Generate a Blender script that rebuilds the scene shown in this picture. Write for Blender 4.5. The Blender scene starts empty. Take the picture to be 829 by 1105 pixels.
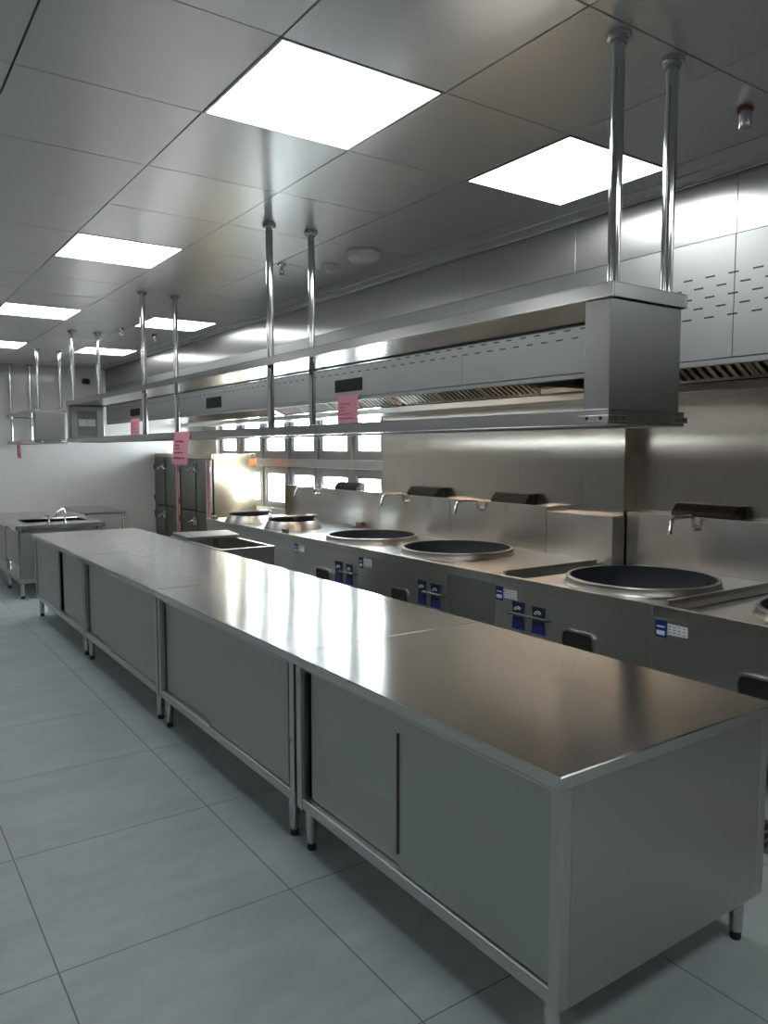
import bpy, bmesh, math, random
from mathutils import Vector, Matrix
random.seed(7)
scn = bpy.context.scene
COL = scn.collection
CEIL = 2.7775
ORG = {}

# ------------------------------------------------------------------ shapes
def NB(): return bmesh.new()

def box(bm, x0, x1, y0, y1, z0, z1, b=0.0, mi=0):
    r = bmesh.ops.create_cube(bm, size=1.0)
    vs = r['verts']
    for v in vs:
        v.co = Vector(((x0+x1)/2 + v.co.x*(x1-x0), (y0+y1)/2 + v.co.y*(y1-y0), (z0+z1)/2 + v.co.z*(z1-z0)))
    fs = set(f for v in vs for f in v.link_faces)
    for f in fs: f.material_index = mi
    if b > 0:
        es = list(set(e for v in vs for e in v.link_edges))
        bmesh.ops.bevel(bm, geom=es, offset=b, segments=1, profile=0.5, affect='EDGES')

def frame_of(d):
    d = d.normalized()
    a = Vector((0, 0, 1)) if abs(d.z) < 0.9 else Vector((1, 0, 0))
    u = d.cross(a).normalized()
    return u, d.cross(u).normalized()

def tube(bm, pts, r, seg=14, cap=True, mi=0):
    pts = [Vector(p) for p in pts]
    rs = r if isinstance(r, (list, tuple)) else [r]*len(pts)
    rings = []
    u = None
    for i, p in enumerate(pts):
        d = (pts[min(i+1, len(pts)-1)] - pts[max(i-1, 0)])
        d.normalize()
        if u is None:
            u, w = frame_of(d)
        else:
            u = (u - d*u.dot(d)).normalized()
            w = d.cross(u).normalized()
        rings.append([bm.verts.new(p + (u*math.cos(2*math.pi*k/seg) + w*math.sin(2*math.pi*k/seg))*rs[i]) for k in range(seg)])
    for a, b in zip(rings, rings[1:]):
        for k in range(seg):
            f = bm.faces.new((a[k], a[(k+1) % seg], b[(k+1) % seg], b[k])); f.material_index = mi
    if cap:
        bm.faces.new(list(reversed(rings[0]))).material_index = mi
        bm.faces.new(rings[-1]).material_index = mi

def arc_pts(pts, rad=0.03, n=6):
    """round the inner corners of a polyline"""
    pts = [Vector(p) for p in pts]
    out = [pts[0]]
    for i in range(1, len(pts)-1):
        a, p, c = pts[i-1], pts[i], pts[i+1]
        q0 = p + (a-p).normalized()*min(rad, (a-p).length*.49)
        q1 = p + (c-p).normalized()*min(rad, (c-p).length*.49)
        for k in range(n+1):
            t = k/n
            out.append(q0*(1-t)**2 + p*2*t*(1-t) + q1*t*t)
    out.append(pts[-1])
    return out

def lathe(bm, prof, c=(0, 0, 0), seg=48, tilt=None, mi=0):
    c = Vector(c)
    M = Matrix.Rotation(tilt[0], 3, tilt[1]) if tilt else Matrix.Identity(3)
    rings = []
    for r, z in prof:
        if r < 1e-6:
            rings.append([bm.verts.new(c + M @ Vector((0, 0, z)))])
        else:
            rings.append([bm.verts.new(c + M @ Vector((r*math.cos(2*math.pi*k/seg), r*math.sin(2*math.pi*k/seg), z))) for k in range(seg)])
    for a, b in zip(rings, rings[1:]):
        for k in range(seg):
            if len(a) == 1 and len(b) == 1: continue
            if len(a) == 1: f = bm.faces.new((a[0], b[(k+1) % seg], b[k]))
            elif len(b) == 1: f = bm.faces.new((a[k], a[(k+1) % seg], b[0]))
            else: f = bm.faces.new((a[k], a[(k+1) % seg], b[(k+1) % seg], b[k]))
            f.material_index = mi

def prism(bm, poly, axis, a0, a1, mi=0, b=0.0):
    """extrude a closed 2D outline along an axis; axis 'x' takes (y,z), 'y' takes (x,z), 'z' takes (x,y)"""
    def P(q, a):
        return {'x': Vector((a, q[0], q[1])), 'y': Vector((q[0], a, q[1])), 'z': Vector((q[0], q[1], a))}[axis]
    v0 = [bm.verts.new(P(q, a0)) for q in poly]
    v1 = [bm.verts.new(P(q, a1)) for q in poly]
    fs = [bm.faces.new(v0), bm.faces.new(list(reversed(v1)))]
    n = len(poly)
    for i in range(n):
        fs.append(bm.faces.new((v0[i], v1[i], v1[(i+1) % n], v0[(i+1) % n])))
    for f in fs: f.material_index = mi
    bmesh.ops.recalc_face_normals(bm, faces=fs)
    if b > 0:
        es = list(set(e for f in fs for e in f.edges))
        bmesh.ops.bevel(bm, geom=es, offset=b, segments=1, profile=0.5, affect='EDGES')

def rrect(y0, y1, z0, z1, r, n=5):
    out = []
    for cy, cz, a0 in ((y1-r, z1-r, 0), (y0+r, z1-r, 90), (y0+r, z0+r, 180), (y1-r, z0+r, 270)):
        for k in range(n+1):
            a = math.radians(a0 + 90*k/n)
            out.append((cy + r*math.cos(a), cz + r*math.sin(a)))
    return out

def ring_prism(bm, outer, inner, axis, a0, a1):
    n = len(outer)
    def P(q, a):
        return {'x': Vector((a, q[0], q[1])), 'y': Vector((q[0], a, q[1])), 'z': Vector((q[0], q[1], a))}[axis]
    L = [[bm.verts.new(P(q, a)) for q in pl] for pl in (outer, inner) for a in (a0, a1)]
    o0, o1, i0, i1 = L
    fs = []
    for k in range(n):
        j = (k+1) % n
        fs += [bm.faces.new((o0[k], o1[k], o1[j], o0[j])), bm.faces.new((i0[k], i0[j], i1[j], i1[k])),
               bm.faces.new((o0[k], o0[j], i0[j], i0[k])), bm.faces.new((o1[k], i1[k], i1[j], o1[j]))]
    bmesh.ops.recalc_face_normals(bm, faces=fs)

def plate_hole(bm, x0, x1, y0, y1, z0, z1, cx, cy, r):
    """flat plate with one round hole"""
    an = [2*math.pi*k/64 for k in range(64)] + [math.atan2(y-cy, x-cx) % (2*math.pi) for x in (x0, x1) for y in (y0, y1)]
    an = sorted(an); an = [a for i, a in enumerate(an) if i == 0 or a - an[i-1] > 1e-4]
    out, inn = [], []
    for a in an:
        c, s = math.cos(a), math.sin(a)
        ts = [((x1 if c > 0 else x0)-cx)/c if abs(c) > 1e-9 else 1e9, ((y1 if s > 0 else y0)-cy)/s if abs(s) > 1e-9 else 1e9]
        t = min(ts); out.append((cx+c*t, cy+s*t)); inn.append((cx+c*r, cy+s*r))
    ring_prism(bm, out, inn, 'z', z0, z1)

# ------------------------------------------------------------------ scene objects
def link(name, bm, mat, origin=(0, 0, 0), parent=None, recalc=True):
    o3 = Vector(origin)
    if recalc: bmesh.ops.recalc_face_normals(bm, faces=bm.faces[:])
    for v in bm.verts: v.co -= o3
    for f in bm.faces: f.smooth = True
    me = bpy.data.meshes.new(name)
    bm.to_mesh(me); bm.free()
    me.set_sharp_from_angle(angle=math.radians(32))
    for m in (mat if isinstance(mat, (list, tuple)) else [mat]): me.materials.append(m)
    o = bpy.data.objects.new(name, me)
    COL.objects.link(o)
    if parent is not None: o.parent = parent
    else: o.location = o3
    ORG[o.name] = o3
    return o

def part(name, bm, mat, parent, label=None, recalc=True):
    o = link(name, bm, mat, ORG[parent.name], parent, recalc)
    if label: o['label'] = label
    return o

def tag(o, label, cat, group=None):
    o['label'] = label; o['category'] = cat
    if group: o['group'] = group
    return o

def thing(name, label, cat, loc, group=None):
    o = bpy.data.objects.new(name, None)
    o.empty_display_size = 0.1
    COL.objects.link(o); o.location = loc; ORG[o.name] = Vector(loc)
    return tag(o, label, cat, group)

def solo(name, bm, mat, label, cat, loc, group=None):
    return tag(link(name, bm, mat, loc), label, cat, group)

def struct(name, bm, mat, recalc=True):
    o = link(name, bm, mat, recalc=recalc); o['kind'] = 'structure'; return o

# ------------------------------------------------------------------ materials
def new_mat(name):
    m = bpy.data.materials.new(name); m.use_nodes = True
    nt = m.node_tree
    return m, nt, nt.nodes, nt.links, nt.nodes['Principled BSDF']

def plain(name, col, rough=0.5, metal=0.0, spec=0.5, emit=0.0):
    m, nt, N, L, p = new_mat(name)
    p.inputs['Base Color'].default_value = (*col, 1)
    p.inputs['Roughness'].default_value = rough
    p.inputs['Metallic'].default_value = metal
    p.inputs['Specular IOR Level'].default_value = spec
    if emit:
        p.inputs['Emission Color'].default_value = (*col, 1)
        p.inputs['Emission Strength'].default_value = emit
    return m

def coords(N, L, scale):
    tc = N.new('ShaderNodeTexCoord'); mp = N.new('ShaderNodeMapping')
    mp.inputs['Scale'].default_value = scale
    L.new(tc.outputs['Object'], mp.inputs['Vector'])
    return mp.outputs['Vector']

def noise(N, L, vec, scale, detail=2.0):
    n = N.new('ShaderNodeTexNoise')
    n.inputs['Scale'].default_value = scale; n.inputs['Detail'].default_value = detail
    L.new(vec, n.inputs['Vector'])
    return n.outputs['Fac']

def steel(name, col=(0.56, 0.565, 0.555), rough=0.26, wave=0.25, wscale=2.2, tan=None, aniso=0.0, wstretch=(1, 1, 1), var=0.008, dist=0.02):
    """brushed stainless sheet: gloss smeared across the grain (tangent = smear direction), slow oil-canning in the normals"""
    m, nt, N, L, p = new_mat(name)
    p.inputs['Metallic'].default_value = 1.0
    p.inputs['Base Color'].default_value = (*col, 1)
    g = noise(N, L, coords(N, L, (1, 1, 1)), 1.3, 2.0)
    mr = N.new('ShaderNodeMapRange')
    mr.inputs['To Min'].default_value = rough - var; mr.inputs['To Max'].default_value = rough + var
    mr.inputs['From Min'].default_value = 0.3; mr.inputs['From Max'].default_value = 0.7
    L.new(g, mr.inputs['Value']); L.new(mr.outputs['Result'], p.inputs['Roughness'])
    if tan:
        p.inputs['Anisotropic'].default_value = aniso
        c = N.new('ShaderNodeCombineXYZ')
        for i in range(3): c.inputs[i].default_value = tan[i]
        L.new(c.outputs[0], p.inputs['Tangent'])
    if wave > 0:
        w = noise(N, L, coords(N, L, wstretch), wscale, 1.0)
        b = N.new('ShaderNodeBump'); b.inputs['Strength'].default_value = wave; b.inputs['Distance'].default_value = dist
        L.new(w, b.inputs['Height']); L.new(b.outputs['Normal'], p.inputs['Normal'])
    return m

M = {}
M['steamdoor'] = steel('dark_steel_door', (0.24, 0.24, 0.235), 0.38, 0.0)
TX, TY, TZ = (1, 0, 0), (0, 1, 0), (0, 0, 1)
M['steamside'] = steel('cabinet_side_steel', (0.34, 0.29, 0.215), 0.25, 0.05, 1.5)
M['top'] = steel('counter_top_steel', (0.61, 0.605, 0.595), 0.19, 0.22, 1.5, (.55, .83, 0), 0.75, (1, .6, 1))
M['door'] = steel('door_steel', (0.46, 0.48, 0.475), 0.42, 0.04, 1.5)
M['frame'] = steel('frame_steel', (0.55, 0.56, 0.55), 0.32, 0.0)
M['panel'] = steel('panel_steel', (0.48, 0.495, 0.49), 0.34, 0.10, 1.6)
M['shelf'] = steel('shelf_steel', (0.50, 0.515, 0.505), 0.23, 0.03, 1.5)
M['hood'] = steel('hood_steel', (0.335, 0.355, 0.35), 0.46, 0.04, 1.2, TY, 0.3)
M['closing'] = steel('closing_panel_steel', (0.40, 0.415, 0.405), 0.31, 0.07, 0.9, TY, 0.9)
M['clad'] = steel('wall_cladding_steel', (0.70, 0.63, 0.56), 0.19, 0.10, 1.0, TY, 0.92, (0.5, 0.5, 1.2))
M['splash'] = steel('splash_steel', (0.57, 0.56, 0.535), 0.25, 0.06, 1.5, TZ, 0.9)
M['range'] = steel('range_front_steel', (0.58, 0.58, 0.57), 0.31, 0.10, 1.6)
M['rtop'] = steel('range_top_steel', (0.56, 0.555, 0.54), 0.29, 0.0)
M['ceil'] = steel('ceiling_panel_aluminium', (0.70, 0.705, 0.70), 0.34, 0.10, 1.2, TY, 0.3)
M['baffle'] = steel('baffle_steel', (0.40, 0.37, 0.33), 0.3, 0.0)
M['endsteel'] = steel('shelf_end_steel', (0.36, 0.37, 0.36), 0.31, 0.05, 1.5)
M['chrome'] = plain('polished_tube', (0.66, 0.67, 0.67), 0.10, 1.0)
M['chrome_soft'] = plain('satin_tube', (0.55, 0.56, 0.56), 0.22, 1.0)
M['dark'] = plain('black_void', (0.012, 0.012, 0.013), 0.6)
M['blackgloss'] = plain('black_glass', (0.006, 0.006, 0.007), 0.5, 0, 0.12)
M['black'] = plain('black_enamel', (0.010, 0.010, 0.011), 0.4, 0, 0.3)
M['rubber'] = plain('black_rubber', (0.02, 0.02, 0.02), 0.7)
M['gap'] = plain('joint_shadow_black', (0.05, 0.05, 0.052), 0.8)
M['pink'] = plain('pink_paper', (0.72, 0.30, 0.38), 0.85)
M['ink'] = plain('dark_ink', (0.20, 0.05, 0.10), 0.8)
M['blue'] = plain('blue_plastic', (0.012, 0.035, 0.22), 0.35)
M['navy'] = plain('navy_label', (0.01, 0.015, 0.06), 0.4)
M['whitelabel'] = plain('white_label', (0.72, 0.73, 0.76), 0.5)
M['greylabel'] = plain('grey_print', (0.30, 0.31, 0.34), 0.6)
M['orange'] = plain('orange_red_sticker', (0.85, 0.10, 0.02), 0.5)
M['red'] = plain('red_film', (0.22, 0.015, 0.02), 0.5)
M['film'] = plain('dark_red_film', (0.45, 0.03, 0.04), 0.5)
M['tape'] = plain('pinkish_film', (0.62, 0.42, 0.38), 0.4)
M['brown'] = plain('brown_block', (0.16, 0.10, 0.07), 0.6)
M['wok'] = plain('seasoned_iron', (0.028, 0.038, 0.050), 0.5, 0.0, 0.35)
M['plasticwhite'] = plain('white_plastic', (0.62, 0.64, 0.62), 0.4)
M['dome'] = plain('frosted_plastic', (0.50, 0.53, 0.51), 0.35)
M['frost'] = plain('lamp_diffuser', (1.0, 1.0, 1.0), 0.5, 0, 0.3, 9.0)
M['warmlamp'] = plain('warm_lamp_tube', (1.0, 0.78, 0.58), 0.5, 0, 0.3, 32.0)
M['alframe'] = plain('window_frame_grey', (0.22, 0.225, 0.23), 0.45, 0.3)
M['alband'] = plain('window_transom_grey', (0.46, 0.47, 0.48), 0.35, 0.7)
M['valve'] = plain('green_bronze_rod', (0.10, 0.15, 0.13), 0.35, 0.8)
M['facade'] = plain('pale_render', (0.62, 0.61, 0.60), 0.9)
M['facadedark'] = plain('facade_glass', (0.25, 0.27, 0.30), 0.3)

def glass():
    m = bpy.data.materials.new('window_glass'); m.use_nodes = True
    nt = m.node_tree; nt.nodes.clear()
    o = nt.nodes.new('ShaderNodeOutputMaterial'); t = nt.nodes.new('ShaderNodeBsdfTransparent'); g = nt.nodes.new('ShaderNodeBsdfGlossy')
    t.inputs['Color'].default_value = (0.93, 0.96, 0.96, 1); g.inputs['Roughness'].default_value = 0.02
    x = nt.nodes.new('ShaderNodeMixShader'); f = nt.nodes.new('ShaderNodeLayerWeight'); f.inputs['Blend'].default_value = 0.5
    pw = nt.nodes.new('ShaderNodeMath'); pw.operation = 'POWER'; pw.inputs[1].default_value = 5.0
    ma = nt.nodes.new('ShaderNodeMath'); ma.operation = 'MULTIPLY_ADD'; ma.inputs[1].default_value = 0.9; ma.inputs[2].default_value = 0.03
    nt.links.new(f.outputs['Facing'], pw.inputs[0]); nt.links.new(pw.outputs[0], ma.inputs[0])
    nt.links.new(ma.outputs[0], x.inputs[0]); nt.links.new(t.outputs[0], x.inputs[1]); nt.links.new(g.outputs[0], x.inputs[2])
    nt.links.new(x.outputs[0], o.inputs['Surface'])
    return m
M['glass'] = glass()

def math_node(N, L, op, a, b=None, c=None):
    n = N.new('ShaderNodeMath'); n.operation = op
    for i, v in enumerate((a, b, c)):
        if v is None: continue
        if isinstance(v, (int, float)): n.inputs[i].default_value = v
        else: L.new(v, n.inputs[i])
    return n.outputs[0]

def grid_mask(N, L, sep, ax, pitch, off, w):
    """1 inside a line of width w repeating every pitch along axis ax"""
    v = math_node(N, L, 'SUBTRACT', sep.outputs[ax], off - w/2)
    v = math_node(N, L, 'DIVIDE', v, pitch)
    v = math_node(N, L, 'FRACT', v)
    return math_node(N, L, 'LESS_THAN', v, w/pitch)

def floor_mat():
    m, nt, N, L, p = new_mat('grey_porcelain_tile')
    tc = N.new('ShaderNodeTexCoord'); sep = N.new('ShaderNodeSeparateXYZ'); L.new(tc.outputs['Object'], sep.inputs[0])
    gx = grid_mask(N, L, sep, 'X', 0.8, 0.455, 0.0045)
    gy = grid_mask(N, L, sep, 'Y', 0.8, 1.62, 0.0045)
    g = math_node(N, L, 'MAXIMUM', gx, gy)
    vec = tc.outputs['Object']
    n1 = noise(N, L, coords(N, L, (0.8, 1.9, 1)), 1.7, 7.0); n2 = noise(N, L, coords(N, L, (0.7, 1.6, 1)), 9.0, 6.0)
    r = N.new('ShaderNodeValToRGB')
    r.color_ramp.elements[0].position = 0.36; r.color_ramp.elements[0].color = (0.235, 0.282, 0.285, 1)
    r.color_ramp.elements[1].position = 0.64; r.color_ramp.elements[1].color = (0.315, 0.36, 0.362, 1)
    a = math_node(N, L, 'MULTIPLY_ADD', n2, 0.35, math_node(N, L, 'MULTIPLY', n1, 0.65))
    L.new(a, r.inputs[0])
    mx = N.new('ShaderNodeMix'); mx.data_type = 'RGBA'
    L.new(g, mx.inputs[0]); L.new(r.outputs[0], mx.inputs[6]); mx.inputs[7].default_value = (0.08, 0.088, 0.09, 1)
    L.new(mx.outputs[2], p.inputs['Base Color'])
    ro = math_node(N, L, 'MULTIPLY_ADD', n2, 0.16, 0.36)
    L.new(ro, p.inputs['Roughness'])
    b = N.new('ShaderNodeBump'); b.inputs['Strength'].default_value = 0.5; b.inputs['Distance'].default_value = 0.002
    L.new(math_node(N, L, 'MULTIPLY_ADD', g, -1.0, math_node(N, L, 'MULTIPLY', n2, 0.25)), b.inputs['Height'])
    L.new(b.outputs['Normal'], p.inputs['Normal'])
    return m

def tile_mat(name, ax):
    m, nt, N, L, p = new_mat(name)
    tc = N.new('ShaderNodeTexCoord'); sep = N.new('ShaderNodeSeparateXYZ'); L.new(tc.outputs['Object'], sep.inputs[0])
    g = math_node(N, L, 'MAXIMUM', grid_mask(N, L, sep, ax, 0.6, 0.1, 0.003), grid_mask(N, L, sep, 'Z', 0.3, 0.0, 0.003))
    mx = N.new('ShaderNodeMix'); mx.data_type = 'RGBA'
    L.new(g, mx.inputs[0]); mx.inputs[6].default_value = (0.62, 0.615, 0.60, 1); mx.inputs[7].default_value = (0.54, 0.535, 0.525, 1)
    L.new(mx.outputs[2], p.inputs['Base Color'])
    p.inputs['Roughness'].default_value = 0.12
    n = noise(N, L, tc.outputs['Object'], 1.5, 1.0)
    b = N.new('ShaderNodeBump'); b.inputs['Strength'].default_value = 0.15; b.inputs['Distance'].default_value = 0.01
    L.new(math_node(N, L, 'MULTIPLY_ADD', g, -0.12, n), b.inputs['Height']); L.new(b.outputs['Normal'], p.inputs['Normal'])
    return m
M['floor'] = floor_mat()
M['greywall'] = plain('dark_grey_paint', (0.10, 0.105, 0.105), 0.6)
M['collar'] = steel('burner_collar_steel', (0.38, 0.375, 0.36), 0.38, 0.0)
M['tile_x'] = tile_mat('white_glazed_tile', 'X')
M['tile_y'] = tile_mat('white_glazed_tile_side', 'Y')

def slot_hood():
    """hood front: stainless with five staggered rows of punched slots"""
    m = M['hood'].copy(); m.name = 'hood_front_steel'
    nt = m.node_tree; N = nt.nodes; L = nt.links; p = N['Principled BSDF']
    tc = N.new('ShaderNodeTexCoord'); sep = N.new('ShaderNodeSeparateXYZ'); L.new(tc.outputs['Object'], sep.inputs[0])
    dz, dy = 0.0435, 0.108
    zz = math_node(N, L, 'SUBTRACT', sep.outputs['Z'], SLOT_Z0)
    row = math_node(N, L, 'DIVIDE', zz, dz)
    ri = math_node(N, L, 'FLOOR', row)
    rf = math_node(N, L, 'FRACT', row)
    inrow = math_node(N, L, 'LESS_THAN', math_node(N, L, 'ABSOLUTE', math_node(N, L, 'SUBTRACT', rf, 0.5)), 0.085)
    ok = math_node(N, L, 'MULTIPLY', math_node(N, L, 'GREATER_THAN', ri, -0.5), math_node(N, L, 'LESS_THAN', ri, 4.5))
    par = math_node(N, L, 'MULTIPLY', math_node(N, L, 'MODULO', ri, 2.0), 0.5)
    yy = math_node(N, L, 'ADD', math_node(N, L, 'DIVIDE', sep.outputs['Y'], dy), par)
    iny = math_node(N, L, 'LESS_THAN', math_node(N, L, 'FRACT', math_node(N, L, 'ADD', yy, 50.0)), 0.43)
    s = math_node(N, L, 'MULTIPLY', math_node(N, L, 'MULTIPLY', inrow, ok), iny)
    mx = N.new('ShaderNodeMix'); mx.data_type = 'RGBA'
    L.new(s, mx.inputs[0]); mx.inputs[6].default_value = p.inputs['Base Color'].default_value[:]; mx.inputs[7].default_value = (0.01, 0.01, 0.01, 1)
    L.new(mx.outputs[2], p.inputs['Base Color'])
    L.new(math_node(N, L, 'SUBTRACT', 1.0, s), p.inputs['Metallic'])
    return m
SLOT_Z0 = 0.159
M['hoodfront'] = slot_hood()

# ------------------------------------------------------------------ setting
XL, YF, YB = -3.14, -3.956, 11.66
GX, GY = 0.46, 2.044

bm = NB(); box(bm, XL-.2, 5.0, YF-.2, YB+.2, -0.12, 0.0); struct('floor', bm, M['floor'])

light_cells = [(1, 0), (1, 4), (1, 8), (1, 12), (3, 0), (3, 8), (3, 12)]
unseen_cells = [(1, -4), (1, -8), (3, -4), (3, -8), (-4, -8), (-4, -4), (-4, 0), (-4, 4), (-4, 8), (-4, 12)]  # panels out of view, added to light the room
cells = set(light_cells + unseen_cells)
bm = NB()
for u in range(-6, 4):
    for v in range(-10, 16):
        if (u, v) in cells: continue
        x0, y0 = GX + .6*u + .0022, GY + .6*v + .0022
        s = .6 - .0044
        t = [random.uniform(-.0009, .0009) for _ in range(4)]
        lo = [bm.verts.new((x0+i*s, y0+j*s, CEIL + .004)) for i, j in ((0, 0), (1, 0), (1, 1), (0, 1))]
        e = .0012
        li = [bm.verts.new((x0+(e if i == 0 else s-e), y0+(e if j == 0 else s-e), CEIL + t[k])) for k, (i, j) in enumerate(((0, 0), (1, 0), (1, 1), (0, 1)))]
        mid = bm.verts.new((x0+s/2, y0+s/2, CEIL + sum(t)/4 + random.uniform(-.0012, .0004)))
        hi = [bm.verts.new((w.co.x, w.co.y, CEIL + .03)) for w in lo]
        for k in range(4):
            j = (k+1) % 4
            bm.faces.new((li[j], li[k], mid))
            bm.faces.new((lo[j], lo[k], li[k], li[j]))
            bm.faces.new((hi[j], hi[k], lo[k], lo[j]))
# plain closing strip along the hood side, with a thin stepped edge
box(bm, GX+.6*4+.0022, 2.985, YF, YB, CEIL, CEIL+.03)
box(bm, 2.989, 3.13, YF, YB, CEIL-.006, CEIL+.03)
struct('ceiling', bm, M['ceil'], recalc=False)
bm = NB(); box(bm, XL-.2, 5.0, YF-.2, YB+.2, CEIL+.05, CEIL+.12); struct('ceiling_deck', bm, M['gap'])
bm = NB(); box(bm, 3.09, 3.108, YF, YB, CEIL-.016, CEIL-.007); struct('trim_1', bm, M['shelf'])

bm = NB(); box(bm, XL-.2, 5.0, YB, YB+.2, 0, CEIL+.05); struct('wall_back', bm, M['tile_x'])
bm = NB(); box(bm, XL-.2, 5.0, YF-.2, YF, 0, CEIL+.05); struct('wall_front', bm, M['greywall'])
bm = NB(); box(bm, XL-.2, XL, YF, YB, 0, CEIL+.05); struct('wall_left', bm, M['tile_y'])
bm = NB(); box(bm, XL, XL+.03, YF, YB, 0, 1.95, .004); struct('dark_reflection_panel', bm, M['greywall'])  # unseen dark panel, added to darken what the steel reflects

# right wall: steel-clad, stepping forward past the pillar, then pierced by the window band
WX1, WX2, STEP, WIN0, WIN1 = 4.72, 4.57, 3.565, 6.63, 11.06
SILL, HEAD = 0.84, 2.30
bm = NB()
ys = [YF, -2.6, -1.4, -.2, 1.0, 2.2, STEP]
for a, b in zip(ys, ys[1:]): box(bm, WX1, 5.0, a+.0008, b-.0008, 0, CEIL+.05)
ys = [STEP, 3.95, 4.62, 5.9, WIN0]
for a, b in zip(ys, ys[1:]): box(bm, WX2, 5.0, a+.0008, b-.0008, 0, CEIL+.05)
struct('wall_right', bm, M['clad'])
bm = NB()
box(bm, WX2, 4.9, WIN0, WIN1, 0, SILL); box(bm, WX2, 4.9, WIN0, WIN1, HEAD, CEIL+.05)
box(bm, WX2, 4.9, WIN1, YB, 0, CEIL+.05)
struct('wall_window_side', bm, M['tile_y'])
panes = [(6.74, 7.215), (7.41, 7.99), (8.175, 8.715), (8.945, 9.475), (9.68, 10.195), (10.455, 10.955)]
def window(name, z0, z1, g0, g1):
    o = bpy.data.objects.new(name, None); COL.objects.link(o); o['kind'] = 'structure'; ORG[o.name] = Vector((0, 0, 0))
    fr = NB()
    for a, b in [(WIN0, panes[0][0])] + [(panes[i][1], panes[i+1][0]) for i in range(5)] + [(panes[5][1], WIN1)]:
        box(fr, 4.62, 4.70, a, b, z0, z1, .002)
        if b - a > .12:
            c = (a+b)/2; box(fr, 4.602, 4.62, c-.035, c+.035, z0, z1, .003)
    for a, b in panes:
        box(fr, 4.62, 4.70, a, b, z0, g0, .002); box(fr, 4.62, 4.70, a, b, g1, z1, .002)
        ring_prism(fr, [(a, g0), (b, g0), (b, g1), (a, g1)], [(a+.022, g0+.022), (b-.022, g0+.022), (b-.022, g1-.022), (a+.022, g1-.022)], 'x', 4.635, 4.665)
    part('window_frame', fr, M['alframe'], o)
    for a, b in panes:
        g = NB(); box(g, 4.668, 4.674, a, b, g0, g1); part('pane', g, M['glass'], o)
window('window_1', 1.495, HEAD, 1.575, 2.22)
window('window_2', SILL, 1.392, .90, 1.312)
bm = NB(); box(bm, 4.585, 4.72, WIN0, WIN1, 1.392, 1.495, .004); struct('trim_2', bm, M['alband'])

# ------------------------------------------------------------------ ceiling lights
def make_light():
    t = thing('ceiling_light', '', 'ceiling light', (0, 0, CEIL))
    f = NB()
    o_ = [(0, 0), (.6, 0), (.6, .6), (0, .6)]; i_ = [(.012, .012), (.588, .012), (.588, .588), (.012, .588)]
    o_ = [(x*.9927+.0022, y*.9927+.0022) for x, y in o_]
    ring_prism(f, o_, i_, 'z', CEIL-.002, CEIL+.03)
    part('light_frame', f, M['frame'], t)
    d = NB(); box(d, .012, .588, .012, .588, CEIL+.001, CEIL+.012); part('diffuser', d, M['frost'], t)
    return t
light_labels = {
 (1, 0): 'largest bright square panel light, above the near end of the long counter',
 (3, 0): 'bright square panel light behind the nearest pair of chrome poles',
 (1, 4): 'square panel light in the left ceiling row, second from the camera',
 (1, 8): 'square panel light at the left edge of the picture, third in the left row',
 (1, 12): 'smallest panel light, at the far left picture edge above the second shelf',
 (3, 8): 'square panel light seen behind the third pair of ceiling poles',
 (3, 12): 'far panel light seen behind the fourth pair of poles, near the back wall'}
L0 = make_light(); first = True
for c in light_cells + unseen_cells:
    if first: t = L0; first = False
    else:
        t = L0.copy(); COL.objects.link(t)
        for ch in L0.children:
            k = ch.copy(); COL.objects.link(k); k.parent = t
    t.location = (GX+.6*c[0], GY+.6*c[1], CEIL)
    t['label'] = light_labels.get(c, 'unseen square panel light in the ceiling grid, added to light the room')
    t['group'] = 'square panel lights in the metal ceiling' if c in light_labels else 'unseen panel lights added to light the room'

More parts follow.
